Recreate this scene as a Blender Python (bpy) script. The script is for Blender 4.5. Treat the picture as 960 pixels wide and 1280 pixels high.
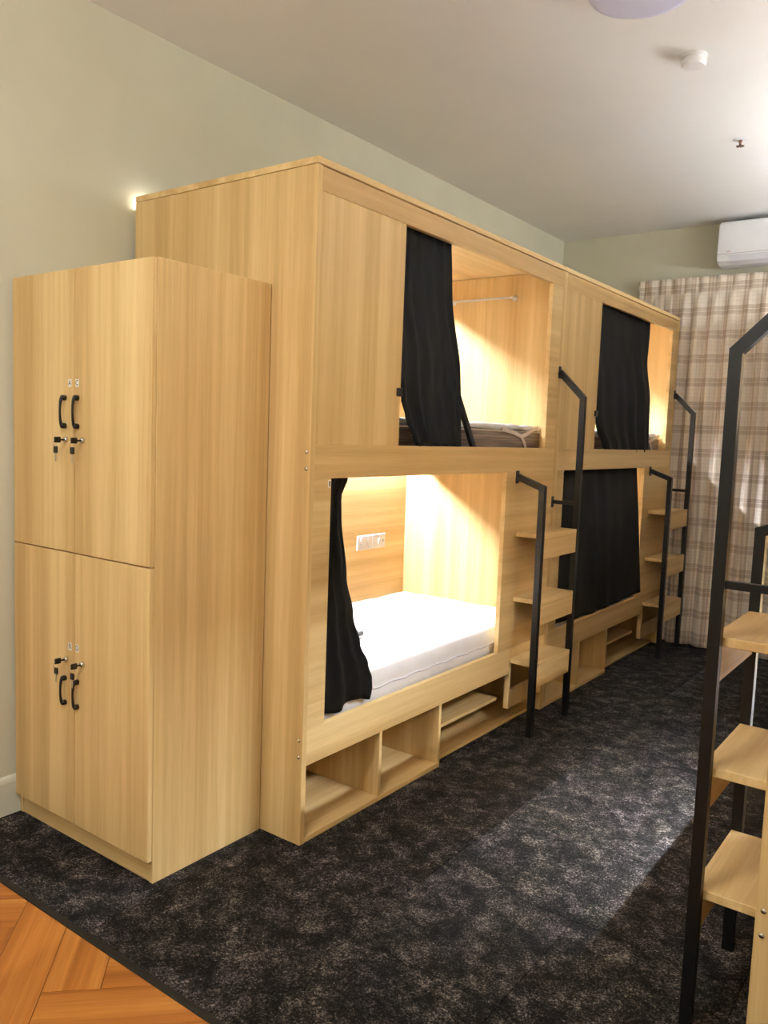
import bpy, bmesh, math, random
from mathutils import Vector, Matrix, noise

for o in list(bpy.data.objects):
    bpy.data.objects.remove(o)
scene = bpy.context.scene
COL = scene.collection
random.seed(7)

# ---------------------------------------------------------------- camera
CAM = Vector((1.8977, -2.1371, 1.5124))
YAW, PIT, ROL, FPX = -0.6335, -0.0957, 0.0366, 1016.93
F = Vector((math.sin(YAW) * math.cos(PIT), math.cos(YAW) * math.cos(PIT), math.sin(PIT)))
R0 = Vector((math.cos(YAW), -math.sin(YAW), 0))
U0 = R0.cross(F)
RR = math.cos(ROL) * R0 + math.sin(ROL) * U0
UU = -math.sin(ROL) * R0 + math.cos(ROL) * U0
cam_data = bpy.data.cameras.new('camera')
cam = bpy.data.objects.new('camera', cam_data)
COL.objects.link(cam)
m = Matrix((RR, UU, -F)).transposed().to_4x4()
m.translation = CAM
cam.matrix_world = m
cam_data.sensor_fit = 'HORIZONTAL'
cam_data.sensor_width = 36
cam_data.lens = FPX * 36 / 960
cam_data.clip_start = 0.02
scene.camera = cam

# ---------------------------------------------------------------- light levels
LED_BUNK = 1050.0          # emission of the strips in the bunks
LED_COL = (0.94, 0.99, 1.06)
FILL_LAMP = 30.0         # emission of the unseen lamps added behind the camera
FILL_LAMP_COL = (1.0, 0.99, 0.965)
FILL_STRIP = (60.0, 420.0)    # emission of the unseen strips added to brighten the ceiling
FILL_STRIP_COL = (0.93, 0.96, 1.0)
world = bpy.data.worlds.new('world')
scene.world = world
world.use_nodes = True
world.node_tree.nodes['Background'].inputs[0].default_value = (0.9, 0.93, 1, 1)
world.node_tree.nodes['Background'].inputs[1].default_value = 0.3
vs = scene.view_settings
vs.view_transform = 'Standard'
vs.look = 'None'
vs.exposure = 0.12
vs.gamma = 1.0
vs.use_curve_mapping = False


# ---------------------------------------------------------------- materials
def srgb(r, g, b):
    def f(c):
        c /= 255.0
        return c / 12.92 if c <= 0.04045 else ((c + 0.055) / 1.055) ** 2.4
    return (f(r), f(g), f(b), 1)


def new_mat(name, rough=0.5, spec=0.5, metal=0.0, color=(0.8, 0.8, 0.8, 1)):
    mt = bpy.data.materials.new(name)
    mt.use_nodes = True
    b = mt.node_tree.nodes['Principled BSDF']
    b.inputs['Roughness'].default_value = rough
    b.inputs['Specular IOR Level'].default_value = spec
    b.inputs['Metallic'].default_value = metal
    b.inputs['Base Color'].default_value = color
    return mt, mt.node_tree.nodes, mt.node_tree.links, b


def N(nodes, typ, **kw):
    n = nodes.new(typ)
    for k, v in kw.items():
        setattr(n, k, v)
    return n


def ramp(nodes, stops, interp='LINEAR'):
    r = nodes.new('ShaderNodeValToRGB')
    r.color_ramp.interpolation = interp
    e = r.color_ramp.elements
    e[0].position, e[0].color = stops[0]
    e[1].position, e[1].color = stops[-1]
    for p, c in stops[1:-1]:
        q = e.new(p)
        q.color = c
    return r


def bump(nodes, links, b, src, strength=0.1, dist=0.002):
    bp = nodes.new('ShaderNodeBump')
    bp.inputs['Strength'].default_value = strength
    bp.inputs['Distance'].default_value = dist
    links.new(src, bp.inputs['Height'])
    links.new(bp.outputs[0], b.inputs['Normal'])


def wood_mat(name, axis, light=(232, 203, 147), mid=(217, 184, 127), dark=(199, 163, 108), rough=0.42):
    """pale oak laminate: board-like tone bands, streaks and fine pores along one axis"""
    mt, nd, lk, b = new_mat(name, rough, 0.35)
    tc = N(nd, 'ShaderNodeTexCoord')
    oi = N(nd, 'ShaderNodeObjectInfo')
    off = N(nd, 'ShaderNodeVectorMath', operation='MULTIPLY_ADD')
    comb = N(nd, 'ShaderNodeCombineXYZ')
    for i in range(3):
        lk.new(oi.outputs['Random'], comb.inputs[i])
    off.inputs[1].default_value = (7.3, 5.1, 9.7)
    lk.new(comb.outputs[0], off.inputs[0])
    lk.new(tc.outputs['Object'], off.inputs[2])

    def layer(across, along, detail, rough_, dist=0.0):
        mp = N(nd, 'ShaderNodeMapping')
        s = [across] * 3
        s['xyz'.index(axis)] = along
        mp.inputs['Scale'].default_value = s
        lk.new(off.outputs[0], mp.inputs[0])
        nz = N(nd, 'ShaderNodeTexNoise')
        nz.inputs['Scale'].default_value = 1
        nz.inputs['Detail'].default_value = detail
        nz.inputs['Roughness'].default_value = rough_
        nz.inputs['Distortion'].default_value = dist
        lk.new(mp.outputs[0], nz.inputs[0])
        return nz.outputs[0]
    bands = layer(9, 0.10, 2.0, 0.55)
    streak = layer(42, 0.9, 3, 0.6, 0.4)
    pores = layer(260, 7, 2, 0.6)
    m1 = N(nd, 'ShaderNodeMath', operation='MULTIPLY_ADD')
    m1.inputs[1].default_value = 0.58
    lk.new(bands, m1.inputs[0])
    m2 = N(nd, 'ShaderNodeMath', operation='MULTIPLY_ADD')
    m2.inputs[1].default_value = 0.28
    lk.new(streak, m2.inputs[0])
    m3 = N(nd, 'ShaderNodeMath', operation='MULTIPLY')
    m3.inputs[1].default_value = 0.14
    lk.new(pores, m3.inputs[0])
    lk.new(m3.outputs[0], m2.inputs[2])
    lk.new(m2.outputs[0], m1.inputs[2])
    r = ramp(nd, [(0.38, srgb(*dark)), (0.5, srgb(*mid)), (0.62, srgb(*light))])
    lk.new(m1.outputs[0], r.inputs[0])
    lk.new(r.outputs[0], b.inputs['Base Color'])
    bump(nd, lk, b, pores, 0.06, 0.001)
    return mt


WZ = wood_mat('oak_laminate_upright', 'z')
WY = wood_mat('oak_laminate_lengthwise', 'y')
WX = wood_mat('oak_laminate_crosswise', 'x')


def noise_color_mat(name, c1, c2, scale, rough=0.8, spec=0.3, bmp=0.0, detail=4, bscale=None):
    mt, nd, lk, b = new_mat(name, rough, spec)
    tc = N(nd, 'ShaderNodeTexCoord')
    nz = N(nd, 'ShaderNodeTexNoise')
    nz.inputs['Scale'].default_value = scale
    nz.inputs['Detail'].default_value = detail
    lk.new(tc.outputs['Object'], nz.inputs[0])
    r = ramp(nd, [(0.35, srgb(*c1)), (0.65, srgb(*c2))])
    lk.new(nz.outputs[0], r.inputs[0])
    lk.new(r.outputs[0], b.inputs['Base Color'])
    if bmp:
        n2 = N(nd, 'ShaderNodeTexNoise')
        n2.inputs['Scale'].default_value = bscale or scale * 6
        lk.new(tc.outputs['Object'], n2.inputs[0])
        bump(nd, lk, b, n2.outputs[0], bmp, 0.002)
    return mt


M_WALL = noise_color_mat('sage_beige_paint', (209, 206, 185), (213, 210, 189), 3, 0.85, 0.2, 0.03, 3, 160)
M_CEIL = noise_color_mat('white_ceiling_paint', (237, 236, 234), (240, 239, 237), 2, 0.9, 0.2, 0.02, 3, 120)
M_BASE = noise_color_mat('baseboard_paint', (214, 212, 196), (218, 216, 200), 4, 0.5, 0.4)
M_METAL = noise_color_mat('black_powder_coat', (9, 10, 11), (14, 15, 16), 30, 0.42, 0.35, 0.05, 3, 500)
M_BLACKPL = noise_color_mat('black_plastic', (14, 13, 13), (20, 19, 18), 40, 0.35, 0.5)
M_WHITEPL = noise_color_mat('white_plastic', (232, 232, 234), (238, 238, 240), 6, 0.35, 0.5)
M_WHITEPL2 = noise_color_mat('white_plastic_louver', (216, 217, 224), (222, 223, 230), 6, 0.4, 0.5)
M_GREYPL = noise_color_mat('grey_plastic', (150, 150, 152), (165, 165, 168), 6, 0.5, 0.5)
M_SHEET = noise_color_mat('white_cotton_sheet', (236, 236, 240), (243, 243, 246), 8, 0.9, 0.2, 0.25, 4, 14)
M_SHEETHEM = noise_color_mat('sheet_skirt', (214, 214, 224), (222, 222, 231), 8, 0.9, 0.2, 0.2, 4, 20)
M_CURT = noise_color_mat('black_curtain_cloth', (5, 5, 5), (8, 8, 9), 30, 0.85, 0.2, 0.15, 3, 900)
M_SHADE = noise_color_mat('lavender_acrylic', (214, 216, 242), (218, 220, 245), 2, 0.45, 0.4)
M_ALU = new_mat('brushed_aluminium', 0.35, 0.5, 0.9, srgb(190, 190, 192))[0]
M_CHROME = new_mat('chrome', 0.15, 0.5, 1.0, srgb(215, 215, 215))[0]
M_BRONZE = new_mat('dull_brass', 0.35, 0.5, 1.0, srgb(120, 96, 84))[0]
M_TRIM = noise_color_mat('black_rubber_trim', (16, 16, 15), (24, 23, 22), 40, 0.6, 0.4)
M_SUBFLOOR = noise_color_mat('subfloor', (40, 34, 30), (52, 44, 38), 5)
M_STRAP = noise_color_mat('elastic_strap', (205, 190, 180), (216, 203, 194), 60, 0.9)
M_GREYCLOTH = noise_color_mat('grey_towel', (120, 121, 125), (140, 141, 146), 120, 0.95, 0.1, 0.3)
M_PAPER = noise_color_mat('sticker_paper', (236, 232, 224), (240, 237, 230), 20, 0.6)
M_INK = noise_color_mat('sticker_ink', (22, 20, 20), (28, 26, 26), 20, 0.6)
M_PINK = noise_color_mat('faded_logo_ink', (214, 160, 160), (218, 168, 168), 20, 0.6)


def emit_mat(name, col, strength):
    mt, nd, lk, b = new_mat(name, 0.5, 0.2, 0.0, (0.9, 0.9, 0.9, 1))
    b.inputs['Emission Color'].default_value = (*col, 1)
    b.inputs['Emission Strength'].default_value = strength
    return mt


M_LED = emit_mat('led_strip_glow', LED_COL, LED_BUNK)
M_LED2 = emit_mat('led_strip_glow_bright', (0.90, 0.97, 1.06), LED_BUNK * 2.2)
M_LED3 = emit_mat('led_strip_glow_cool', (0.88, 0.97, 1.08), LED_BUNK * 4.4)
M_FILL_LAMP = emit_mat('fill_lamp_glow', FILL_LAMP_COL, FILL_LAMP)
M_FILL_STRIP = [emit_mat('fill_strip_glow', FILL_STRIP_COL, c) for c in FILL_STRIP]
M_LEAK = emit_mat('strip_leak_glow', (0.9, 0.95, 1.0), 75)


def mattress_mat():
    mt, nd, lk, b = new_mat('striped_mattress_side', 0.8, 0.2)
    tc = N(nd, 'ShaderNodeTexCoord')
    mp = N(nd, 'ShaderNodeMapping')
    mp.inputs['Scale'].default_value = (3, 3, 190)
    lk.new(tc.outputs['Object'], mp.inputs[0])
    nz = N(nd, 'ShaderNodeTexNoise')
    nz.inputs['Scale'].default_value = 1
    nz.inputs['Detail'].default_value = 2
    lk.new(mp.outputs[0], nz.inputs[0])
    r = ramp(nd, [(0.35, srgb(92, 80, 72)), (0.5, srgb(120, 106, 95)), (0.68, srgb(146, 132, 120))])
    lk.new(nz.outputs[0], r.inputs[0])
    lk.new(r.outputs[0], b.inputs['Base Color'])
    return mt


M_MATT = mattress_mat()


def carpet_mat():
    mt, nd, lk, b = new_mat('mottled_dark_carpet', 0.95, 0.12)
    tc = N(nd, 'ShaderNodeTexCoord')
    oi = N(nd, 'ShaderNodeObjectInfo')
    comb = N(nd, 'ShaderNodeCombineXYZ')
    for i in range(3):
        lk.new(oi.outputs['Random'], comb.inputs[i])
    off = N(nd, 'ShaderNodeVectorMath', operation='MULTIPLY_ADD')
    off.inputs[1].default_value = (31, 17, 5)
    lk.new(comb.outputs[0], off.inputs[0])
    lk.new(tc.outputs['Object'], off.inputs[2])

    def nz(scale, detail, rough_, dist=0.0):
        n = N(nd, 'ShaderNodeTexNoise')
        n.inputs['Scale'].default_value = scale
        n.inputs['Detail'].default_value = detail
        n.inputs['Roughness'].default_value = rough_
        n.inputs['Distortion'].default_value = dist
        lk.new(off.outputs[0], n.inputs[0])
        return n.outputs[0]
    geo = N(nd, 'ShaderNodeNewGeometry')
    bg = N(nd, 'ShaderNodeTexNoise')
    bg.inputs['Scale'].default_value = 11
    bg.inputs['Detail'].default_value = 7
    bg.inputs['Roughness'].default_value = 0.68
    bg.inputs['Distortion'].default_value = 0.5
    lk.new(geo.outputs['Position'], bg.inputs[0])
    big = bg.outputs[0]
    mid = nz(60, 3, 0.7, 0.8)
    fine = nz(170, 3, 0.85)
    a = N(nd, 'ShaderNodeMath', operation='MULTIPLY_ADD')
    a.inputs[1].default_value = 0.42
    lk.new(big, a.inputs[0])
    c = N(nd, 'ShaderNodeMath', operation='MULTIPLY_ADD')
    c.inputs[1].default_value = 0.22
    lk.new(mid, c.inputs[0])
    d = N(nd, 'ShaderNodeMath', operation='MULTIPLY')
    d.inputs[1].default_value = 0.62
    lk.new(fine, d.inputs[0])
    lk.new(d.outputs[0], c.inputs[2])
    lk.new(c.outputs[0], a.inputs[2])
    r = ramp(nd, [(0.535, srgb(12, 11, 11)), (0.622, srgb(29, 27, 27)), (0.692, srgb(64, 60, 58)), (0.787, srgb(146, 139, 131))])
    lk.new(a.outputs[0], r.inputs[0])
    hue = N(nd, 'ShaderNodeMixRGB', blend_type='MULTIPLY')
    r2 = ramp(nd, [(0.35, (1.0, 0.95, 1.02, 1)), (0.65, (1.0, 0.99, 0.90, 1))])
    lk.new(nz(4.0, 2, 0.5), r2.inputs[0])
    hue.inputs[0].default_value = 1
    lk.new(r.outputs[0], hue.inputs[1])
    lk.new(r2.outputs[0], hue.inputs[2])
    lk.new(hue.outputs[0], b.inputs['Base Color'])
    bump(nd, lk, b, fine, 0.7, 0.004)
    return mt


M_CARPET = carpet_mat()
M_PLANK = wood_mat('herringbone_oak', 'x', (196, 132, 64), (172, 106, 45), (142, 80, 30), 0.32)


def plaid_mat():
    mt, nd, lk, b = new_mat('plaid_curtain_cloth', 0.9, 0.15)
    uv = N(nd, 'ShaderNodeUVMap', uv_map='cloth')
    sep = N(nd, 'ShaderNodeSeparateXYZ')
    lk.new(uv.outputs[0], sep.inputs[0])
    W = (1, 1, 1, 1)

    def stripes(out, period, shift, stops):
        d = N(nd, 'ShaderNodeMath', operation='MULTIPLY_ADD')
        d.inputs[1].default_value = 1 / period
        d.inputs[2].default_value = shift
        lk.new(out, d.inputs[0])
        f = N(nd, 'ShaderNodeMath', operation='FRACT')
        lk.new(d.outputs[0], f.inputs[0])
        r = ramp(nd, stops, 'CONSTANT')
        lk.new(f.outputs[0], r.inputs[0])
        return r.outputs[0]
    B1 = (0.68, 0.62, 0.58, 1)
    B2 = (0.82, 0.79, 0.76, 1)
    HB = (0.74, 0.69, 0.65, 1)
    LN = (0.86, 0.83, 0.81, 1)
    st = [(0.0, W), (0.14, LN), (0.155, W), (0.31, LN), (0.325, W), (0.46, LN), (0.475, W), (0.60, HB), (0.63, B2), (0.66, HB), (0.75, B2), (0.77, W), (0.80, HB), (0.86, B2), (0.89, HB), (0.95, W)]
    sv = [(0.0, W), (0.14, LN), (0.16, W), (0.30, LN), (0.32, W), (0.54, B1), (0.68, B2), (0.78, B1), (0.92, W)]
    hs = stripes(sep.outputs[1], 0.172, 0.30, st)
    vsr = stripes(sep.outputs[0], 0.19, 0.1, sv)
    mul = N(nd, 'ShaderNodeMixRGB', blend_type='MULTIPLY')
    mul.inputs[0].default_value = 1
    lk.new(hs, mul.inputs[1])
    lk.new(vsr, mul.inputs[2])
    # woven irregularity
    mp = N(nd, 'ShaderNodeMapping')
    mp.inputs['Scale'].default_value = (40, 400, 1)
    lk.new(uv.outputs[0], mp.inputs[0])
    nz = N(nd, 'ShaderNodeTexNoise')
    nz.inputs['Scale'].default_value = 1
    lk.new(mp.outputs[0], nz.inputs[0])
    r3 = ramp(nd, [(0.3, (0.86, 0.85, 0.84, 1)), (0.7, (1, 1, 1, 1))])
    lk.new(nz.outputs[0], r3.inputs[0])
    m2 = N(nd, 'ShaderNodeMixRGB', blend_type='MULTIPLY')
    m2.inputs[0].default_value = 1
    lk.new(mul.outputs[0], m2.inputs[1])
    lk.new(r3.outputs[0], m2.inputs[2])
    m4 = N(nd, 'ShaderNodeMixRGB', blend_type='MULTIPLY')
    m4.inputs[0].default_value = 1
    m4.inputs[1].default_value = srgb(250, 239, 225)
    lk.new(m2.outputs[0], m4.inputs[2])
    lk.new(m4.outputs[0], b.inputs['Base Color'])
    return mt


M_PLAID = plaid_mat()


# ---------------------------------------------------------------- mesh helpers
def finish(name, bm, mat, parent=None, smooth=False, loc=None):
    bmesh.ops.recalc_face_normals(bm, faces=bm.faces)
    me = bpy.data.meshes.new(name)
    bm.to_mesh(me)
    bm.free()
    me.materials.append(mat)
    if smooth:
        for p in me.polygons:
            p.use_smooth = True
    o = bpy.data.objects.new(name, me)
    COL.objects.link(o)
    if parent:
        o.parent = parent
    if loc:
        o.location = loc
    return o


def add_box(bm, x0, x1, y0, y1, z0, z1, bev=0.0015):
    t = bmesh.new()
    vs_ = [t.verts.new((x, y, z)) for x in (x0, x1) for y in (y0, y1) for z in (z0, z1)]
    for f in ((0, 1, 3, 2), (4, 6, 7, 5), (0, 4, 5, 1), (2, 3, 7, 6), (0, 2, 6, 4), (1, 5, 7, 3)):
        t.faces.new([vs_[i] for i in f])
    if bev:
        bmesh.ops.bevel(t, geom=t.edges[:], offset=bev, segments=1, affect='EDGES')
    merge(bm, t)


def merge(bm, t):
    mp = {}
    for v in t.verts:
        mp[v] = bm.verts.new(v.co)
    for f in t.faces:
        try:
            bm.faces.new([mp[v] for v in f.verts])
        except ValueError:
            pass
    t.free()


def box(name, x0, x1, y0, y1, z0, z1, mat, parent=None, bev=0.0015):
    bm = bmesh.new()
    add_box(bm, x0, x1, y0, y1, z0, z1, bev)
    return finish(name, bm, mat, parent)


def add_lathe(bm, prof, origin, axis='z', seg=24):
    """prof: list of (radius, height); revolved around axis through origin"""
    O = Vector(origin)
    rings = []
    for r, h in prof:
        ring = []
        for i in range(seg):
            a = 2 * math.pi * i / seg
            c, s = r * math.cos(a), r * math.sin(a)
            if axis == 'z':
                v = Vector((c, s, h))
            elif axis == 'y':
                v = Vector((c, h, s))
            else:
                v = Vector((h, c, s))
            ring.append(bm.verts.new(O + v))
        rings.append(ring)
    for a, b in zip(rings, rings[1:]):
        for i in range(seg):
            j = (i + 1) % seg
            bm.faces.new((a[i], a[j], b[j], b[i]))
    bm.faces.new(rings[0][::-1])
    bm.faces.new(rings[-1])


def add_sweep_xz(bm, pts, y0, y1, w):
    """square tube following a polyline in the xz plane, mitred at the bends"""
    P = [Vector((p[0], 0, p[1])) for p in pts]
    rings = []
    for i, p in enumerate(P):
        if i == 0:
            d = (P[1] - P[0]).normalized()
            n = Vector((-d.z, 0, d.x)); k = 1
        elif i == len(P) - 1:
            d = (P[-1] - P[-2]).normalized()
            n = Vector((-d.z, 0, d.x)); k = 1
        else:
            d1 = (P[i] - P[i - 1]).normalized(); d2 = (P[i + 1] - P[i]).normalized()
            n1 = Vector((-d1.z, 0, d1.x)); n2 = Vector((-d2.z, 0, d2.x))
            n = (n1 + n2).normalized(); k = 1 / max(0.3, n.dot(n1))
        h = n * (w / 2 * k)
        a, b = p + h, p - h
        rings.append([bm.verts.new((q.x, y, q.z)) for q, y in ((a, y0), (a, y1), (b, y1), (b, y0))])
    for r1, r2 in zip(rings, rings[1:]):
        for i in range(4):
            j = (i + 1) % 4
            bm.faces.new((r1[i], r1[j], r2[j], r2[i]))
    bm.faces.new(rings[0][::-1])
    bm.faces.new(rings[-1])


def add_tube(bm, pts, r, seg=10):
    P = [Vector(p) for p in pts]
    rings = []
    up = None
    for i, p in enumerate(P):
        d = (P[min(i + 1, len(P) - 1)] - P[max(i - 1, 0)]).normalized()
        if up is None:
            up = Vector((0, 0, 1)) if abs(d.z) < 0.9 else Vector((1, 0, 0))
        s = d.cross(up).normalized()
        up = s.cross(d).normalized()
        rr = r[i] if isinstance(r, (list, tuple)) else r
        rings.append([bm.verts.new(p + s * (rr * math.cos(2 * math.pi * k / seg)) + up * (rr * math.sin(2 * math.pi * k / seg))) for k in range(seg)])
    for a, b in zip(rings, rings[1:]):
        for i in range(seg):
            j = (i + 1) % seg
            bm.faces.new((a[i], a[j], b[j], b[i]))
    bm.faces.new(rings[0][::-1])
    bm.faces.new(rings[-1])


def soft_box_bm(x0, x1, y0, y1, z0, z1, r, n=(10, 24, 4), wob=0.0, seed=0.0, freq=5.0):
    """rounded box with a slightly uneven surface"""
    bm = bmesh.new()
    lo, hi = Vector((x0, y0, z0)), Vector((x1, y1, z1))
    grid = {}

    def coords(a, b, k):
        # finer near the ends so the rounding is smooth
        base = [a, a + r * .3, a + r]
        base += [a + r + (b - a - 2 * r) * i / k for i in range(1, k)]
        return base + [b - r, b - r * .3, b]
    C = [coords(lo[i], hi[i], n[i]) for i in range(3)]
    L = [len(c) - 1 for c in C]

    def vert(i, j, k):
        if (i, j, k) not in grid:
            p = Vector((C[0][i], C[1][j], C[2][k]))
            q = Vector([min(max(p[a], lo[a] + r), hi[a] - r) for a in range(3)])
            d = p - q
            if d.length > 1e-6:
                p = q + d.normalized() * r
            if wob:
                t = p * freq + Vector((seed, seed * 2, seed * 3))
                nv = noise.noise(t) + 0.5 * noise.noise(t * 2.3)
                dn = d.normalized() if d.length > 1e-6 else Vector((0, 0, 0))
                p += dn * nv * wob
            grid[(i, j, k)] = bm.verts.new(p)
        return grid[(i, j, k)]
    for i in range(L[0]):
        for j in range(L[1]):
            for k in (0, L[2]):
                bm.faces.new([vert(i, j, k), vert(i + 1, j, k), vert(i + 1, j + 1, k), vert(i, j + 1, k)])
    for i in range(L[0]):
        for k in range(L[2]):
            for j in (0, L[1]):
                bm.faces.new([vert(i, j, k), vert(i + 1, j, k), vert(i + 1, j, k + 1), vert(i, j, k + 1)])
    for j in range(L[1]):
        for k in range(L[2]):
            for i in (0, L[0]):
                bm.faces.new([vert(i, j, k), vert(i, j + 1, k), vert(i, j + 1, k + 1), vert(i, j, k + 1)])
    return bm


def thing(name, label, cat, loc=(0, 0, 0), rotz=0.0, group=None):
    o = bpy.data.objects.new(name, None)
    o.empty_display_size = 0.1
    COL.objects.link(o)
    o.location = loc
    o.rotation_euler = (0, 0, rotz)
    o['label'] = label
    o['category'] = cat
    if group:
        o['group'] = group
    return o


def tag(o, label, cat, group=None):
    o['label'] = label
    o['category'] = cat
    if group:
        o['group'] = group
    return o


def struct(o):
    o['kind'] = 'structure'
    return o


# ---------------------------------------------------------------- the room
XW, XE = -1.027, 2.575          # left and right wall faces
YN, YF = -4.6, 4.20             # entrance end and window end
ZC = 3.127
YCARP = -0.785                  # where the carpet ends

fl = struct(box('floor', XW - .1, XE + .1, YN - .1, YF + .1, -0.06, -0.012, M_SUBFLOOR, bev=0))
struct(box('ceiling', XW - .1, XE + .1, YN - .1, YF + .1, ZC, ZC + .08, M_CEIL, bev=0))
struct(box('wall_left', XW - .1, XW, YN - .1, YF + .1, -0.012, ZC, M_WALL, bev=0))
struct(box('wall_right', XE, XE + .1, YN - .1, YF + .1, -0.012, ZC, M_WALL, bev=0))
struct(box('wall_far', XW, XE, YF, YF + .1, -0.012, ZC, M_WALL, bev=0))
struct(box('wall_near', XW, XE, YN - .1, YN, -0.012, ZC, M_WALL, bev=0))


def baseboard(name, length_pts):
    (xa, ya), (xb, yb), (nx, ny) = length_pts
    prof = [(0, 0), (0.016, 0), (0.016, 0.128), (0.012, 0.142), (0.006, 0.149), (0, 0.150)]
    bm = bmesh.new()
    r = []
    for (x, y) in ((xa, ya), (xb, yb)):
        r.append([bm.verts.new((x + nx * t, y + ny * t, z)) for t, z in prof])
    k = len(prof)
    for i in range(k):
        j = (i + 1) % k
        bm.faces.new((r[0][i], r[0][j], r[1][j], r[1][i]))
    bm.faces.new(r[0][::-1])
    bm.faces.new(r[1])
    return struct(finish(name, bm, M_BASE))


baseboard('baseboard_left', ((XW, YN), (XW, -0.02), (1, 0)))
baseboard('baseboard_right', ((XE, YN), (XE, -0.1), (-1, 0)))
baseboard('baseboard_near', ((XW + .02, YN), (XE - .02, YN), (0, 1)))
baseboard('baseboard_far', ((XW + .02, YF), (XE - .02, YF), (0, -1)))

# carpet tiles, each its own piece, laid from the black edging to the window wall
TS = 0.5
bm = bmesh.new()
add_box(bm, -TS / 2 + .0008, TS / 2 - .0008, -TS / 2 + .0008, TS / 2 - .0008, -0.012, 0.0, 0.0012)
tile0 = finish('carpet_tile', bm, M_CARPET, fl)
first = True
nx = int(math.ceil((XE - XW) / TS))
ny = int(math.ceil((YF - YCARP) / TS))
for i in range(nx):
    for j in range(ny):
        xa, xb = XW + i * TS, min(XW + (i + 1) * TS, XE)
        ya, yb = YCARP + j * TS, min(YCARP + (j + 1) * TS, YF)
        full = xb - xa > TS - 1e-4 and yb - ya > TS - 1e-4
        if full:
            t = tile0 if first else tile0.copy()
            if not first:
                COL.objects.link(t)
            first = False
        else:
            b2 = bmesh.new()
            add_box(b2, -(xb - xa) / 2 + .0008, (xb - xa) / 2 - .0008, -(yb - ya) / 2 + .0008, (yb - ya) / 2 - .0008, -0.012, 0.0, 0.0012)
            t = finish('carpet_tile', b2, M_CARPET, fl)
        t.location = ((xa + xb) / 2, (ya + yb) / 2, 0)
struct(box('trim_1', XW, XE, YCARP - .024, YCARP, -0.012, 0.003, M_TRIM, bev=0.002))['label'] = 'black edging strip between carpet and herringbone floor'


# herringbone planks
def clip(poly, f):
    out = []
    for i in range(len(poly)):
        a, b = poly[i], poly[(i + 1) % len(poly)]
        da, db = f(a), f(b)
        if da >= 0:
            out.append(a)
        if da * db < 0:
            t = da / (da - db)
            out.append((a[0] + (b[0] - a[0]) * t, a[1] + (b[1] - a[1]) * t))
    return out


PW, NN = 0.152, 4
G = 0.0009
s2 = math.sqrt(.5)
for k in range(-45, 45):
    for mI in range(-8, 9):
        for vert_ in (0, 1):
            bx = mI * 2 * NN
            if not vert_:
                u0, u1, v0, v1 = k + bx, k + bx + NN, k, k + 1
            else:
                u0, u1, v0, v1 = k + NN + bx, k + NN + 1 + bx, k + 1 - NN, k + 1
            q = [(u0 * PW + G, v0 * PW + G), (u1 * PW - G, v0 * PW + G), (u1 * PW - G, v1 * PW - G), (u0 * PW + G, v1 * PW - G)]
            ox, oy = 0.105, -0.905
            q = [(ox + (u - v) * s2, oy + (u + v) * s2) for u, v in q]
            for f in (lambda p: p[0] - XW, lambda p: XE - p[0], lambda p: YCARP - .024 - p[1], lambda p: p[1] - YN):
                q = clip(q, f) if len(q) > 2 else []
            if len(q) < 3:
                continue
            area = 0.5 * abs(sum(q[i][0] * q[(i + 1) % len(q)][1] - q[(i + 1) % len(q)][0] * q[i][1] for i in range(len(q))))
            if area < 2e-4:
                continue
            cx = sum(p[0] for p in q) / len(q)
            cy = sum(p[1] for p in q) / len(q)
            # in the plank's own frame: x along the grain
            ang = math.radians(45 if not vert_ else 135)
            ca, sa = math.cos(ang), math.sin(ang)
            loc = [((x - cx) * ca + (y - cy) * sa, -(x - cx) * sa + (y - cy) * ca) for x, y in q]
            bm = bmesh.new()
            bot = [bm.verts.new((x, y, -0.012)) for x, y in loc]
            top = [bm.verts.new((x, y, -0.001)) for x, y in loc]
            bm.faces.new(bot[::-1])
            bm.faces.new(top)
            nq = len(q)
            for i in range(nq):
                bm.faces.new((bot[i], bot[(i + 1) % nq], top[(i + 1) % nq], top[i]))
            o = finish('plank', bm, M_PLANK, fl)
            o.location = (cx, cy, 0)
            o.rotation_euler.z = ang

# ---------------------------------------------------------------- bunk unit
UL, UD = 2.02, 0.99
TREADS = (0.378, 0.704, 1.040)


def ribbon(bm, pts, width, nrm, th=0.003):
    """thin flat strap along pts (list of Vector); nrm is the outward normal"""
    nrm = Vector(nrm)
    prev = None
    P = [Vector(p) for p in pts]
    for i, p in enumerate(P):
        d = (P[min(i + 1, len(P) - 1)] - P[max(i - 1, 0)]).normalized()
        s = d.cross(nrm).normalized() * (width / 2)
        ring = [bm.verts.new(p + s), bm.verts.new(p - s), bm.verts.new(p - s + nrm * th), bm.verts.new(p + s + nrm * th)]
        if prev:
            for a in range(4):
                b = (a + 1) % 4
                bm.faces.new((prev[a], prev[b], ring[b], ring[a]))
        else:
            bm.faces.new(ring[::-1])
        prev = ring
    bm.faces.new(prev)


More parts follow.
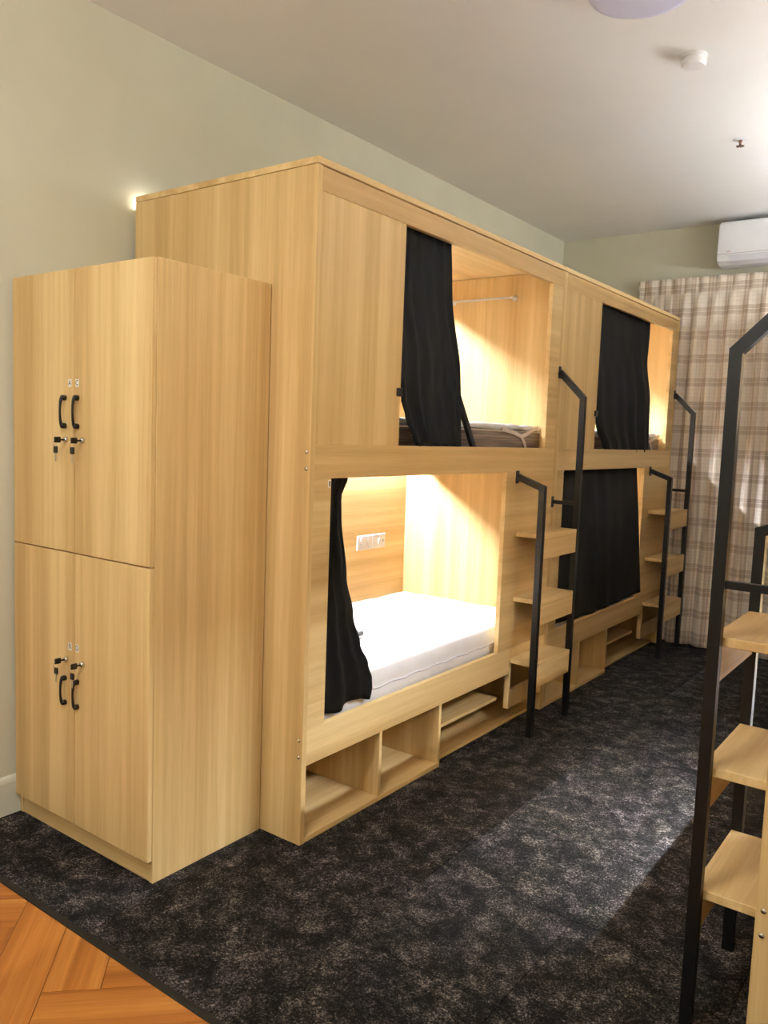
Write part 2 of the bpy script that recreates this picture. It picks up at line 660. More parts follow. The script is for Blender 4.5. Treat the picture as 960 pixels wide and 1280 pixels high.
def make_bunk(label, loc, rotz):
    u = thing('bunk_bed', label, 'bunk bed', loc, rotz, 'two-storey oak bunk units with ladders')
    T = 0.025
    # carcass
    ends = [box('end_panel', -UD, 0, 0, T, 0, 2.415, WZ, u), box('end_panel', -UD, 0, UL - T, UL, 0, 2.415, WZ, u)]
    for e, y, d in ((ends[0], 0, -1), (ends[1], UL, 1)):
        for z in (1.439, 1.380, 0.394, 0.331):
            bm = bmesh.new()
            add_lathe(bm, [(0.0075, 0.0), (0.0075, 0.0015 * d), (0.005, 0.0035 * d), (0.001, 0.0038 * d)], (-0.018, y, z), 'y', 12)
            finish('screw_cap', bm, M_CHROME, e, True)
    box('top_panel', -UD, 0.001, 0, UL, 2.417, 2.44, WY, u)
    box('back_panel', -UD, -UD + .018, T, UL - T, 0.0, 2.415, WY, u)
    # front frame
    X0, X1 = -0.025, -0.001
    box('top_rail', X0, X1, T - .002, UL - T + .002, 2.331, 2.412, WY, u)
    box('front_panel', X0, X1, T - .002, 0.53, 1.467, 2.331, WZ, u)
    box('stile', X0, X1, 1.875, UL - T + .002, 1.467, 2.331, WY, u)
    box('middle_rail', X0, X1, T - .002, UL - T + .002, 1.345, 1.467, WY, u)
    st = box('stile', X0, X1, T - .002, 0.12, 0.432, 1.345, WY, u)
    box('front_panel', X0, X1, 1.462, UL - T + .002, 0.432, 1.345, WY, u)
    bm = bmesh.new()
    add_box(bm, X0, X1, T - .002, 1.600, 0.295, 0.432)
    add_box(bm, X0, X1, 1.5985, UL - T + .002, 0.354, 0.432)
    finish('bottom_rail', bm, WY, u)
    box('number_tag', X1, X1 + .0015, 0.102, 0.115, 1.312, 1.340, M_PAPER, st, 0)
    box('number_print', X1 + .0015, X1 + .002, 0.1055, 0.1115, 1.316, 1.336, M_INK, st, 0)
    # bed bases
    box('bed_base', -UD + .018, X0, T, UL - T, 0.355, 0.380, WY, u)
    box('bed_base', -UD + .018, X0, T, UL - T, 1.398, 1.420, WY, u)
    # storage under the lower bed
    box('cubby_floor', -0.45, -0.002, T, 0.950, 0.0, 0.022, WY, u)
    box('cubby_divider', -0.45, -0.002, 0.477, 0.495, 0.022, 0.354, WZ, u)
    box('cubby_divider', -0.45, -0.002, 0.932, 0.950, 0.022, 0.354, WZ, u)
    box('cubby_back', -0.468, -0.45, T, 0.950, 0.0, 0.354, WY, u)
    box('niche_floor', -UD + .018, -0.045, 0.951, UL - T, 0.0, 0.016, WY, u)
    box('niche_shelf', -0.45, -0.050, 0.951, 1.565, 0.150, 0.166, WY, u)
    box('step_box_side', -0.030, -0.001, 1.602, 1.620, 0.105, 0.352, WZ, u)
    box('step_box_front', -0.020, -0.003, 1.620, UL - T, 0.105, 0.203, WZ, u)
    # ladder
    XP0, XP1 = 0.130, 0.160
    xc = (XP0 + XP1) / 2
    for i, z in enumerate(TREADS):
        s = box('step', 0.0005, 0.158, 1.590, 1.990, z - .024, z, WY, u)
        box('step_apron', 0.140, 0.158, 1.591, 1.989, z - .125, z - .0245, WY, s)
    for (ya, yb, zb, za) in ((1.556, 1.588, 1.272, 1.322), (1.991, 2.019, 1.740, 1.880)):
        bm = bmesh.new()
        add_sweep_xz(bm, [(xc, 0), (xc, zb), (0.004, za)], ya, yb, 0.030)
        p = finish('ladder_post', bm, M_METAL, u)
        box('mounting_plate', 0.0, 0.005, ya, yb, za - .035, za + .030, M_METAL, p)
        if ya < 1.7:
            for z in TREADS[1:]:
                for dz in (-.045, -.075):
                    bm = bmesh.new()
                    add_lathe(bm, [(0.0045, 0), (0.0045, -.002), (0.003, -.004)], (xc, ya, z + dz), 'y', 10)
                    finish('bolt', bm, M_BLACKPL, p, True)
        else:
            bm = bmesh.new()
            add_box(bm, 0.0, XP0, ya + .006, yb - .006, 1.165, 1.185, 0.001)
            add_box(bm, 0.0, 0.004, ya, yb, 1.145, 1.205, 0.001)
            finish('brace', bm, M_METAL, p)
    # guard rail of the upper bed
    gx = -0.035
    gr = bmesh.new()
    t = bmesh.new()
    add_box(gr, gx - .012, gx + .006, 0.50, 1.035, 1.672, 1.700, 0.001)
    a, b = Vector((gx - .003, 1.030, 1.688)), Vector((gx - .003, 1.205, 1.435))
    d = (b - a).normalized()
    s = Vector((0, -d.z, d.y)) * 0.014
    vv = []
    for pnt in (a, b):
        for dx in (-.009, .009):
            for sg in (-1, 1):
                vv.append(t.verts.new(pnt + s * sg + Vector((dx, 0, 0))))
    for f in ((0, 1, 3, 2), (4, 6, 7, 5), (0, 4, 5, 1), (2, 3, 7, 6), (0, 2, 6, 4), (1, 5, 7, 3)):
        t.faces.new([vv[i] for i in f])
    merge(gr, t)
    g_ = finish('guard_rail', gr, M_METAL, u)
    box('guard_bracket', -0.0005, 0.012, 0.498, 0.531, 1.662, 1.696, M_BLACKPL, g_, 0.003)
    # clothes rail on the inner face of the far end panel
    yf = UL - T
    bm = bmesh.new()
    add_tube(bm, [(-0.68, yf - .030, 2.290), (-0.285, yf - .030, 2.290)], 0.0065, 12)
    cr = finish('clothes_rail', bm, M_WHITEPL, u, True)
    for x in (-0.68, -0.285):
        bm = bmesh.new()
        add_lathe(bm, [(0.016, 0), (0.016, -.004), (0.010, -.006), (0.010, -.034), (0.004, -.040)], (x, yf, 2.290), 'y', 14)
        finish('rail_bracket', bm, M_WHITEPL, cr, True)
    return u


def unit_xf(loc, rotz):
    return Matrix.Translation(loc) @ Matrix.Rotation(rotz, 4, 'Z')


def curtain(label, loc, rotz, left, right, z_top, z_bot, folds, amp=0.014, x=-0.004, belly=None, grp='black curtains of the bunks', hem=None, seed=1.0):
    """left/right: list of (z, y) edge profiles; folds run down the cloth"""
    o = thing('bunk_curtain', label, 'curtain', loc, rotz, grp)

    def ev(pr, z):
        pr = sorted(pr)
        if z <= pr[0][0]:
            return pr[0][1]
        for (za, ya), (zb, yb) in zip(pr, pr[1:]):
            if z <= zb:
                t = (z - za) / (zb - za)
                t = t * t * (3 - 2 * t) if len(pr) > 3 else t
                return ya + (yb - ya) * t
        return pr[-1][1]
    nu, nv = folds * 10, 40
    bm = bmesh.new()
    front, back = [], []
    for j in range(nv + 1):
        v = j / nv
        rowf, rowb = [], []
        for i in range(nu + 1):
            s = i / nu
            zb = z_bot + (hem(s) if hem else 0)
            z = z_top + (zb - z_top) * v
            a, b = ev(left, z), ev(right, z)
            w = b - a
            y = a + w * s
            ph = s * folds * 2 * math.pi + 0.6 * math.sin(3 * v + seed) + 0.5 * math.sin(s * 5 + seed * 2)
            A = amp * (0.55 + 0.45 * v) * (0.75 + 0.35 * math.sin(s * 7 + seed))
            xx = x + A * math.sin(ph) + (belly(s, v) if belly else 0) + 0.004 * noise.noise(Vector((s * 4, v * 5, seed)))
            y += 0.25 * A * math.cos(ph) * (0 if i in (0, nu) else 1)
            rowf.append(bm.verts.new((xx, y, z)))
            rowb.append(bm.verts.new((xx - 0.003, y, z)))
        front.append(rowf)
        back.append(rowb)
    for j in range(nv):
        for i in range(nu):
            bm.faces.new((front[j][i], front[j][i + 1], front[j + 1][i + 1], front[j + 1][i]))
            bm.faces.new((back[j][i], back[j + 1][i], back[j + 1][i + 1], back[j][i + 1]))
    for j in range(nv):
        bm.faces.new((front[j][0], front[j + 1][0], back[j + 1][0], back[j][0]))
        bm.faces.new((front[j][nu], back[j][nu], back[j + 1][nu], front[j + 1][nu]))
    for i in range(nu):
        bm.faces.new((front[0][i], back[0][i], back[0][i + 1], front[0][i + 1]))
        bm.faces.new((front[nv][i], front[nv][i + 1], back[nv][i + 1], back[nv][i]))
    finish('cloth', bm, M_CURT, o, True)
    ym = ev(left, z_top)
    bm = bmesh.new()
    add_tube(bm, [(-0.034, ROD[0], z_top + .006), (-0.034, ROD[1], z_top + .006)], 0.006, 8)
    finish('curtain_rod', bm, M_ALU, o, True)
    return o


def led(label, loc, rotz, zc, y0=0.06, y1=1.96):
    lip = .025 if zc > 2 else .0275
    o = thing('led_strip_light', label, 'light', loc, rotz, 'strip lights along the backs of the bunks')
    xb = -UD + .0185
    bm = bmesh.new()
    add_box(bm, xb, xb + .046, y0, y1, zc, zc + .004, 0)         # top plate
    add_box(bm, xb, xb + .003, y0, y1, zc - .012, zc, 0)         # back flange
    add_box(bm, xb + .043, xb + .046, y0, y1, zc - lip, zc, 0)  # front lip
    finish('channel', bm, M_ALU, o)
    bm = bmesh.new()
    add_box(bm, xb + .005, xb + .015, y0 + .005, y1 - .005, zc - .004, zc - .0005, 0)
    finish('led_strip', bm, (M_LED3 if zc < 2 else M_LED2) if rotz else (M_LED2 if loc[1] > 1 and zc > 2 else M_LED), o)
    return o


def upper_mattress(label, loc, rotz):
    o = thing('mattress', label, 'mattress', loc, rotz, 'bare mattresses on the upper bunks')
    x0, x1, y0, y1, z0 = -0.960, -0.078, 0.04, 1.985, 1.4205
    bm = soft_box_bm(x0, x1, y0, y1, z0, 1.560, 0.022, (8, 20, 3), 0.003, 3.0)
    finish('mattress_core', bm, M_MATT, o, True)
    for z in (1.432, 1.549):
        bm = bmesh.new()
        add_tube(bm, [(x1 + .001, y0 + .02, z), (x1 + .001, y1 - .02, z)], 0.005, 8)
        finish('piping', bm, M_STRAP, o, True)
    bm = soft_box_bm(x0 + .01, x1 + .002, y0 + .01, y1 - .01, 1.556, 1.584, 0.012, (16, 60, 2), 0.007, 1.0, 14)
    finish('protector', bm, M_SHEET, o, True)
    bm = bmesh.new()
    xs = x1 + .004
    ribbon(bm, [(xs, 1.93, 1.575), (xs, 1.86, 1.560), (xs, 1.79, 1.535), (xs, 1.735, 1.525)], 0.020, (1, 0, 0))
    ribbon(bm, [(xs + .001, 1.52, 1.560), (xs + .001, 1.63, 1.545), (xs + .001, 1.735, 1.525), (xs + .001, 1.775, 1.490), (xs + .001, 1.81, 1.430)], 0.020, (1, 0, 0))
    finish('corner_strap', bm, M_STRAP, o)
    bm = bmesh.new()
    ribbon(bm, [(xs, 0.09, 1.575), (xs, 0.25, 1.525), (xs + .001, 0.20, 1.430)], 0.020, (1, 0, 0))
    finish('corner_strap', bm, M_STRAP, o)
    return o


def lower_mattress(label, loc, rotz):
    o = thing('mattress', label, 'mattress', loc, rotz, 'sheeted mattresses on the lower bunks')
    bm = soft_box_bm(-0.965, -0.062, 0.035, 1.985, 0.3805, 0.548, 0.045, (30, 60, 4), 0.006, 5.0, 7)
    finish('fitted_sheet', bm, M_SHEET, o, True)
    bm = bmesh.new()
    add_tube(bm, [(-0.061, 0.06 + i * .0475, 0.462 + .004 * math.sin(i * 1.7)) for i in range(41)], 0.0045, 6)
    finish('seam', bm, M_SHEETHEM, o, True)
    return o


RX, RY = 1.54, 1.96
UNITS = {
    'near': ((0, 0, 0), 0.0),
    'far': ((0, 2.022, 0), 0.0),
    'right': ((RX, RY, 0), math.pi),
    'right_far': ((RX, RY + 2.0202, 0), math.pi),
}
make_bunk('oak bunk unit beside the locker, nearest on the left', *UNITS['near'])
make_bunk('oak bunk unit farther back, next to the plaid window curtain', *UNITS['far'])
make_bunk('oak bunk unit cut off by the right edge, tall black ladder post in front', *UNITS['right'])

make_bunk('oak bunk unit on the right side by the window wall, out of the frame', *UNITS['right_far'])

LED_UP, LED_LO = 2.368, 1.392
led('white strip light inside the near upper bunk, along its back', *UNITS['near'], LED_UP)
led('white strip light inside the near lower bunk, above the power sockets', *UNITS['near'], LED_LO)
led('white strip light inside the far upper bunk beside the plaid curtain', *UNITS['far'], LED_UP)
led('white strip light inside the far lower bunk behind its black curtain', *UNITS['far'], LED_LO)
led('white strip light inside the upper bunk at the right edge', *UNITS['right'], LED_UP)
led('white strip light inside the lower bunk at the right edge', *UNITS['right'], LED_LO)

upper_mattress('brown striped mattress with white protector on the near upper bunk', *UNITS['near'])
upper_mattress('brown striped mattress with white protector on the far upper bunk', *UNITS['far'])
upper_mattress('brown striped mattress on the upper bunk at the right edge', *UNITS['right'])
lower_mattress('mattress in a white fitted sheet on the near lower bunk', *UNITS['near'])
lower_mattress('mattress in a white sheet on the far lower bunk behind closed curtain', *UNITS['far'])
lower_mattress('mattress in a white sheet on the lower bunk at the right edge', *UNITS['right'])
upper_mattress('brown striped mattress on the right upper bunk by the window wall', *UNITS['right_far'])
lower_mattress('mattress in a white sheet on the right lower bunk by the window wall', *UNITS['right_far'])

# bunk curtains -------------------------------------------------
CX = -0.044
ROD = (0.505, 1.90)
UPL = [(2.38, .512), (2.1, .514), (1.9, .534), (1.74, .536), (1.66, .545), (1.58, .585), (1.50, .645), (1.44, .685)]
UPR = [(2.33, .922), (1.95, .966), (1.46, 1.035)]


def over_guard(s, v):
    # the cloth passes in front of the guard rail on its way down
    t = min(1, max(0, (v - .28) / .35))
    return 0.034 * t * t * (3 - 2 * t)


curtain('black curtain drawn half open across the near upper bunk', *UNITS['near'], UPL, UPR, 2.365, 1.458, 5, 0.010, CX, belly=over_guard, hem=lambda s: 0.008 * (1 - s), seed=1.0)
UPL2 = [(2.38, .512), (2.1, .514), (1.9, .534), (1.74, .536), (1.66, .550), (1.58, .605), (1.50, .70), (1.44, .77)]
UPR2 = [(2.33, 1.506), (1.95, 1.50), (1.46, 1.55)]
curtain('black curtain covering most of the far upper bunk', *UNITS['far'], UPL2, UPR2, 2.365, 1.452, 5, 0.010, CX, belly=over_guard, seed=2.3)
UPR3 = [(2.38, .80), (2.0, .86), (1.44, .96)]
curtain('black curtain of the upper bunk at the right edge', *UNITS['right'], UPL, UPR3, 2.365, 1.462, 5, 0.010, CX, belly=over_guard, seed=3.1)
curtain('black curtain closing the upper bunk on the right by the window wall', *UNITS['right_far'], [(2.38, .534), (1.44, .534)], [(2.38, 1.87), (1.44, 1.87)], 2.365, 1.462, 9, 0.010, CX, belly=over_guard, seed=3.7)
ROD = (0.10, 1.48)
LOL = [(1.39, .104), (1.2, .104), (.9, .106), (.44, .112)]
LOR = [(1.39, .285), (1.345, .265), (1.27, .228), (1.2, .232), (.96, .275), (.80, .325), (.68, .372), (.58, .430), (.52, .458), (.47, .462), (.44, .445)]
curtain('black curtain gathered to the left side of the near lower bunk', *UNITS['near'], LOL, LOR, 1.375, 0.445, 3, 0.011, CX + .004, seed=4.2, hem=lambda s: 0.012 * math.cos(s * 9))
LOL2 = [(1.39, .104), (.44, .104)]
LOR2 = [(1.343, 1.425), (1.005, 1.355), (.46, 1.490)]
curtain('black curtain drawn closed across the far lower bunk', *UNITS['far'], LOL2, LOR2, 1.375, 0.450, 6, 0.007, CX, belly=lambda s, v: 0.058 * min(1, max(0, (v - .035) / .365)) * min(1, s * 3), seed=5.0, hem=lambda s: 0.022 * max(0, s - .2))
curtain('black curtain gathered at the end of the lower bunk at the right edge', *UNITS['right'], LOL, LOR, 1.375, 0.445, 3, 0.009, CX + .005, seed=6.0)
curtain('black curtain closing the lower bunk on the right by the window wall', *UNITS['right_far'], LOL2, [(1.39, 1.47), (.44, 1.47)], 1.375, 0.450, 9, 0.009, CX, seed=6.6)

# power sockets on the back wall of the near lower bunk
xb = -UD + .0185


def plate(name, label, y0, y1, z0, z1, sockets):
    o = thing(name, label, 'socket', (xb, (y0 + y1) / 2, (z0 + z1) / 2), 0, 'white plates on the back of the near lower bunk')
    w, h = (y1 - y0) / 2, (z1 - z0) / 2
    box('face_plate', 0, 0.009, -w, w, -h, h, M_WHITEPL, o, 0.003)
    if sockets:
        for s in (-1, 1):
            box('rocker', 0.009, 0.013, s * w * .5 - .008, s * w * .5 + .008, h * .25, h * .7, M_WHITEPL2, o, 0.002)
            bm = bmesh.new()
            for dy in (-.009, .009):
                add_box(bm, 0.009, 0.0095, s * w * .5 + dy - .0015, s * w * .5 + dy + .0015, -h * .35, -h * .05, 0)
            add_box(bm, 0.009, 0.0095, s * w * .5 - .0015, s * w * .5 + .0015, -h * .75, -h * .45, 0)
            finish('socket_slots', bm, M_GREYPL, o)
    else:
        box('rocker', 0.009, 0.014, -.011, .011, -.017, .017, M_WHITEPL2, o, 0.003)
        box('usb_port', 0.009, 0.0096, w * .55, w * .75, -.008, .008, M_GREYPL, o, 0)
    return o


plate('power_socket', 'white double power socket on the bunk back wall, left of the pair', 1.512, 1.648, .837, .921, True)
plate('light_switch', 'white switch plate on the bunk back wall, right of the pair', 1.652, 1.780, .837, .921, False)

# grey folded cloth on the near lower bed, peeping out beside its curtain
bm = soft_box_bm(-0.58, -0.40, 0.66, 0.87, 0.557, 0.582, 0.010, (6, 6, 2), 0.003, 9.0, 18)
tag(finish('towel', bm, M_GREYCLOTH, None, True), 'small grey folded cloth on white sheet beside the gathered curtain', 'towel')

# added light for the strip glow leaking up the wall behind the near bunk
o = thing('leak_light', 'added light for the strip glow leaking onto the wall behind the near bunk corner', 'light', (-1.0085, 0.06, 2.395))
box('leak_shield', -.014, .014, -.040, .03, 0, .004, M_ALU, o, 0.0005)  # keeps the added light from spilling down the wall
box('lens', -.008, .008, -.012, .020, .006, .014, M_LEAK, o, 0.001)  # glowing block that stands in for the leaked strip light

# ---------------------------------------------------------------- locker
LX0, LX1, LY, LH, LM = -1.010, -0.202, -0.518, 2.030, 1.060
lk_ = thing('locker', 'tall oak locker with four doors in the left corner beside the bunk', 'locker', ((LX0 + LX1) / 2, -0.26, 0))
ox, oy = -(LX0 + LX1) / 2, 0.26


def lb(name, x0, x1, y0, y1, z0, z1, mat, parent=lk_, bev=.0015):
    return box(name, x0 + ox, x1 + ox, y0 + oy, y1 + oy, z0, z1, mat, parent, bev)


YB, YD = -0.004, LY + .018
lb('side_panel', LX0, LX0 + .018, YD + .001, YB, 0, LH, WZ)
lb('side_panel', LX1 - .018, LX1, YD + .001, YB, 0, LH, WZ)
lb('back_panel', LX0 + .018, LX1 - .018, YB - .006, YB, .07, LH, WZ)
lb('top_panel', LX0 + .018, LX1 - .018, YD + .001, YB - .006, LH - .018, LH, WX)
lb('middle_shelf', LX0 + .018, LX1 - .018, YD + .001, YB - .006, LM - .012, LM + .006, WX)
lb('bottom_panel', LX0 + .018, LX1 - .018, YD + .001, YB - .006, .06, .078, WX)
lb('plinth', LX0 + .018, LX1 - .018, YD + .004, YD + .020, 0, .059, WX)
XS = (LX0 + LX1) / 2 - .012
XS = -0.619


def letter_mesh(txt, size):
    cu = bpy.data.curves.new('letter', 'FONT')
    cu.body = txt
    cu.size = size
    cu.align_x = 'CENTER'
    cu.align_y = 'CENTER'
    ob = bpy.data.objects.new('letter_tmp', cu)
    COL.objects.link(ob)
    dg = bpy.context.evaluated_depsgraph_get()
    me = bpy.data.meshes.new_from_object(ob.evaluated_get(dg))
    bpy.data.objects.remove(ob)
    return me


def locker_door(x0, x1, z0, z1, upper, leftside, ch):
    d = lb('door', x0 + .0022, x1 - .0022, LY, YD, z0 + .0022, z1 - .0022, WZ)
    yo = LY + oy
    if leftside:
        xh, xl, xt = -0.672, -0.664, -0.644
    else:
        xh, xl, xt = -0.597, -0.566, -0.601
    if upper:
        zh0, zh1, zl, zt = 1.490, 1.606, 1.452, 1.646
    else:
        zh0, zh1, zl, zt = 0.508, 0.617, 0.676, 0.726
    # bow handle
    bm = bmesh.new()
    pts = []
    for i in range(13):
        t = i / 12
        pts.append((xh + ox, yo - .010 - .011 * math.sin(math.pi * t) ** 0.38, zh0 + .006 + (zh1 - zh0 - .012) * t))
    add_tube(bm, pts, [.0065 - .0025 * math.sin(math.pi * i / 12) for i in range(13)], 8)
    for z in (zh0 + .010, zh1 - .010):
        add_lathe(bm, [(0.0095, 0), (0.0095, -.010), (0.0080, -.016), (0.004, -.018)], (xh + ox, yo, z), 'y', 12)
    finish('handle', bm, M_BLACKPL, d, True)
    # cam lock
    bm = bmesh.new()
    add_lathe(bm, [(0.0105, 0), (0.0105, -.003), (0.009, -.006), (0.009, -.010), (0.004, -.011)], (xl + ox, yo, zl), 'y', 16)
    finish('lock', bm, M_CHROME, d, True)
    # sticker with its letter
    st = lb('sticker', xt - .010, xt + .010, LY - .0008, LY, zt - .013, zt + .013, M_PAPER, d, 0)
    me = letter_mesh(ch, 0.026)
    me.materials.clear()
    me.materials.append(M_INK)
    lo = bpy.data.objects.new('letter', me)
    COL.objects.link(lo)
    lo.parent = d
    lo.location = (xt + ox, yo - .0011, zt)
    lo.rotation_euler = (math.pi / 2, 0, 0)
    # keys
    k = thing('key_set', 'black-headed keys hanging in the %s %s locker door lock' % ('upper' if upper else 'lower', 'left' if leftside else 'right'), 'key', (xl, LY - .0112, zl), 0, 'keys in the locker doors')
    bm = bmesh.new()
    add_box(bm, -.0012, .0012, -.012, 0, -.003, .003, 0)
    t = bmesh.new()
    add_box(t, -.0035, .0035, -.036, -.012, -.010, .010, .002)
    merge(bm, t)
    finish('inserted_key', bm, M_BLACKPL, k)
    bm = bmesh.new()
    ring = [(0, -.030 + .011 * math.cos(a), -.012 + .011 * math.sin(a)) for a in [2 * math.pi * i / 20 for i in range(21)]]
    add_tube(bm, ring, .0009, 6)
    finish('ring', bm, M_CHROME, k, True)
    bm = bmesh.new()
    add_box(bm, -.011, .011, -.034, -.027, -.046, -.022, .003)
    finish('spare_key_head', bm, M_BLACKPL, k)
    bm = bmesh.new()
    add_box(bm, -.003, .003, -.0315, -.0295, -.074, -.046, 0)
    finish('spare_key_blade', bm, M_CHROME, k)
    return d


locker_door(LX0, XS, LM, LH, True, True, 'A')
locker_door(XS, LX1, LM, LH, True, False, 'C')
locker_door(LX0, XS, .076, LM, False, True, 'B')
locker_door(XS, LX1, .076, LM, False, False, 'D')

# ---------------------------------------------------------------- window curtain
cw = thing('window_curtain', 'beige and brown plaid pleated curtain across the window wall', 'curtain', (0.6, 4.13, 0))
xa, xb_ = -0.345, 2.2
ztop, zst, zbot = 2.742, 2.645, 0.012
nu = 520
rows = [ztop, ztop - .02, ztop - .05, ztop - .08, zst, zst - .03, zst - .07, zst - .12, zst - .2, zst - .3] + [zst - .3 - (zst - .3 - zbot) * i / 40 for i in range(1, 41)]
bm = bmesh.new()
uvl = bm.loops.layers.uv.new('cloth')
PIT_ = 0.112
gridv = []
uacc = []
for z in rows:
    row = []
    for i in range(nu + 1):
        x = xa + (xb_ - xa) * i / nu
        q = x / PIT_ + 0.18 * math.sin(x * 3.1) + 0.12 * math.sin(x * 8.3 + 1)
        if z >= zst - 1e-6:
            k = (ztop - z) / (ztop - zst)
            y = -0.018 * abs(math.sin(math.pi * q)) ** 0.7 - 0.006 * (1 - k) * math.sin(2 * math.pi * q)
            dx = 0
        else:
            t = min(1, (zst - z) / 0.35)
            tt = (zst - z) / (zst - zbot)
            qd = q + 0.35 * tt * math.sin(x * 2.3 + 0.7) + 0.12 * math.sin(z * 1.7 + x * 4)
            big = 0.030 * math.sin(math.pi * qd + .4)
            small = 0.034 * (abs(math.sin(math.pi * qd)) ** 1.3 * 2 - 1)
            y = -0.010 + t * (small * (1 - .55 * tt) + big * tt * 0.7) - 0.004
            dx = 0.012 * t * math.sin(2 * math.pi * qd)
            if tt > .7:
                y -= 0.022 * (tt - .7) / .3
        row.append(bm.verts.new((x + dx - 0.6, y, z)))
    gridv.append(row)
# cloth coordinates: running length along the folds at mid height
mid = gridv[24]
u = [0.0]
for i in range(nu):
    u.append(u[-1] + (mid[i + 1].co - mid[i].co).length * 1.15)
for j in range(len(rows) - 1):
    for i in range(nu):
        f = bm.faces.new((gridv[j][i], gridv[j][i + 1], gridv[j + 1][i + 1], gridv[j + 1][i]))
        for lp, (ii, jj) in zip(f.loops, ((i, j), (i + 1, j), (i + 1, j + 1), (i, j + 1))):
            lp[uvl].uv = (u[ii], rows[jj])
co = finish('cloth', bm, M_PLAID, cw, True)
sm = co.modifiers.new('thickness', 'SOLIDIFY')
sm.thickness = 0.003
bm = bmesh.new()
add_box(bm, xa - .6 - .02, xb_ - .6, 0.012, 0.040, ztop - .06, ztop - .03, .002)
finish('curtain_track', bm, M_WHITEPL, cw)

# ---------------------------------------------------------------- air conditioner
ac = thing('air_conditioner', 'white wall-mounted air conditioner above the plaid curtain', 'air conditioner', (0.64, YF, 2.785))
prof = [(0, 0.02), (0, .295), (-.19, .300), (-.205, .285), (-.220, .062), (-.207, .026), (-.165, .004), (-.06, .0)]


def extrude_x(bm, pr, x0, x1):
    r = [[bm.verts.new((x, y, z)) for y, z in pr] for x in (x0, x1)]
    k = len(pr)
    for i in range(k):
        j = (i + 1) % k
        bm.faces.new((r[0][i], r[0][j], r[1][j], r[1][i]))
    bm.faces.new(r[0][::-1])
    bm.faces.new(r[1])


bm = bmesh.new()
extrude_x(bm, prof, -.40, .40)
bmesh.ops.bevel(bm, geom=[e for e in bm.edges if abs(e.verts[0].co.x - e.verts[1].co.x) < 1e-6], offset=.008, segments=2, affect='EDGES')
finish('casing', bm, M_WHITEPL, ac)
bm = bmesh.new()
extrude_x(bm, [(-.2205, .062), (-.2240, .060), (-.2110, .022), (-.168, .001), (-.166, .006), (-.2070, .026)], -.315, .315)
finish('louver', bm, M_WHITEPL2, ac)
bm = bmesh.new()
extrude_x(bm, [(-.2180, .0745), (-.2200, .0745), (-.2204, .072), (-.2185, .072)], -.398, .398)
finish('panel_seam', bm, M_GREYPL, ac)
box('logo', -.335, -.310, -.2195, -.2165, .086, .091, M_PINK, ac, 0)

# ---------------------------------------------------------------- ceiling fittings
o = thing('ceiling_lamp', 'round lavender ceiling lamp at the top edge, switched off', 'lamp', (.80, .75, ZC))
bm = bmesh.new()
add_lathe(bm, [(.165, 0), (.165, -.018)], (0, 0, 0), 'z', 48)
finish('mount', bm, M_WHITEPL, o)
bm = bmesh.new()
add_lathe(bm, [(.178, -.018), (.183, -.028), (.183, -.055), (.176, -.066), (.150, -.071), (.08, -.074), (.01, -.075)], (0, 0, 0), 'z', 64)
finish('shade', bm, M_SHADE, o, True)

o = thing('smoke_detector', 'white round smoke detector on the ceiling', 'smoke detector', (.775, 1.455, ZC))
bm = bmesh.new()
add_lathe(bm, [(.052, 0), (.052, -.012), (.050, -.014)], (0, 0, 0), 'z', 32)
finish('base', bm, M_WHITEPL, o)
bm = bmesh.new()
add_lathe(bm, [(.044, -.014), (.044, -.022), (.050, -.024), (.050, -.036), (.044, -.044), (.02, -.047), (.003, -.047)], (0, 0, 0), 'z', 32)
finish('sensor_dome', bm, M_WHITEPL, o, False)

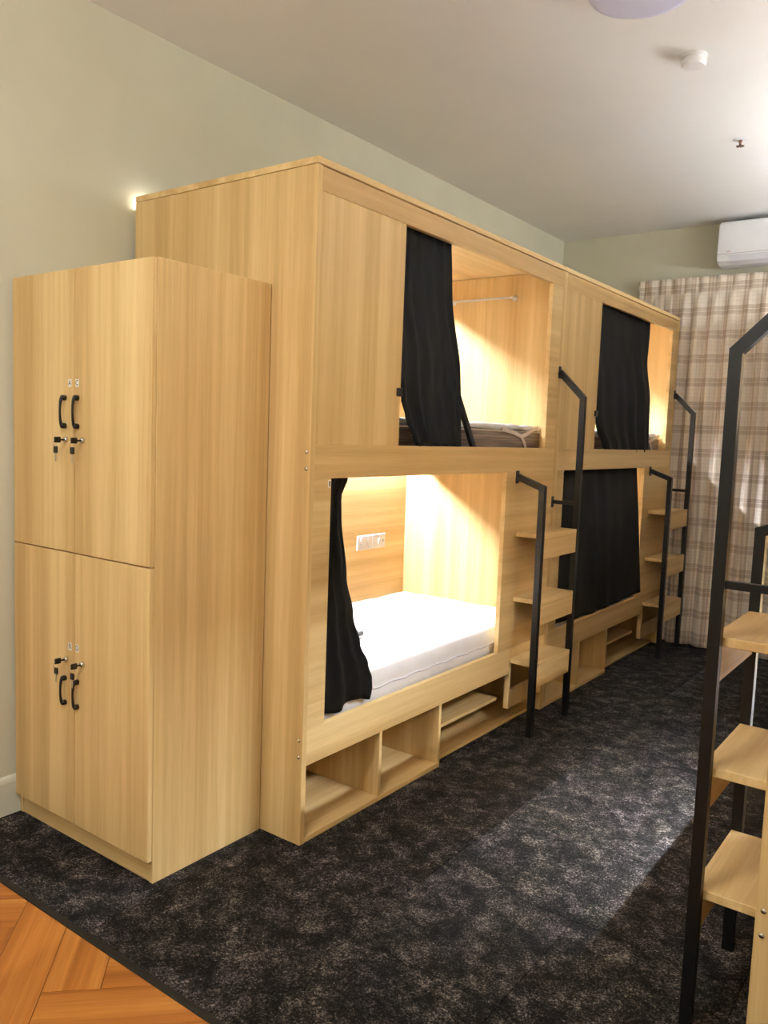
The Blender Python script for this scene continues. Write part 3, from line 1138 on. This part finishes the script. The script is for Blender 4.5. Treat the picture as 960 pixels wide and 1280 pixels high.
o = thing('fire_sprinkler', 'small dark fire sprinkler head on the white ceiling', 'sprinkler', (.711, 2.534, ZC))
bm = bmesh.new()
add_lathe(bm, [(.036, 0), (.034, -.004), (.014, -.006)], (0, 0, 0), 'z', 24)
finish('escutcheon', bm, M_WHITEPL, o)
bm = bmesh.new()
add_lathe(bm, [(.010, -.006), (.010, -.016), (.006, -.018), (.005, -.034)], (0, 0, 0), 'z', 12)
finish('nozzle', bm, M_BRONZE, o, True)
bm = bmesh.new()
for k in range(8):
    a = k * math.pi / 4
    t = bmesh.new()
    add_box(t, .004, .020, -.004, .004, -.0365, -.034, 0)
    bmesh.ops.rotate(t, verts=t.verts, cent=(0, 0, 0), matrix=Matrix.Rotation(a, 3, 'Z'))
    merge(bm, t)
add_lathe(bm, [(.008, -.034), (.008, -.037)], (0, 0, 0), 'z', 12)
finish('deflector', bm, M_BRONZE, o)

# unseen strip lights added on top of the right-hand bunks to brighten the ceiling
for k, lab in enumerate(('added unseen strip light on top of the bunk at the right edge, brightening the ceiling', 'added unseen strip light on top of the right bunk by the window wall, brightening the ceiling')):
    o = thing('led_strip_light', lab, 'light', (RX + .5, RY - 1.0 + 2.022 * k, 2.44), 0, 'added strip lights on top of the right bunks')
    box('channel', -.02, .02, -.95, .95, .0005, .012, M_ALU, o, 0.001)
    box('led_strip', -.014, .014, -.94, .94, .0122, .017, M_FILL_STRIP[k], o, 0)

# unseen lamps added behind the camera, hung low to light the ceiling too
for (lx, ly, nm) in ((0.75, -1.75, 'nearer'), (0.75, -3.45, 'farther')):
    o = thing('ceiling_lamp', 'added unseen hanging lamp over the herringbone floor, %s from the bunks' % nm, 'lamp', (lx, ly, ZC), 0, 'added lamps behind the camera')
    bm = bmesh.new()
    add_lathe(bm, [(.06, 0), (.06, -.02), (.012, -.024), (.012, -.30)], (0, 0, 0), 'z', 32)
    finish('stem', bm, M_WHITEPL, o)
    bm = bmesh.new()
    add_lathe(bm, [(.01, -.30), (.20, -.302), (.24, -.32), (.24, -.42), (.225, -.44), (.01, -.445)], (0, 0, 0), 'z', 40)
    finish('shade', bm, M_FILL_LAMP, o, True)
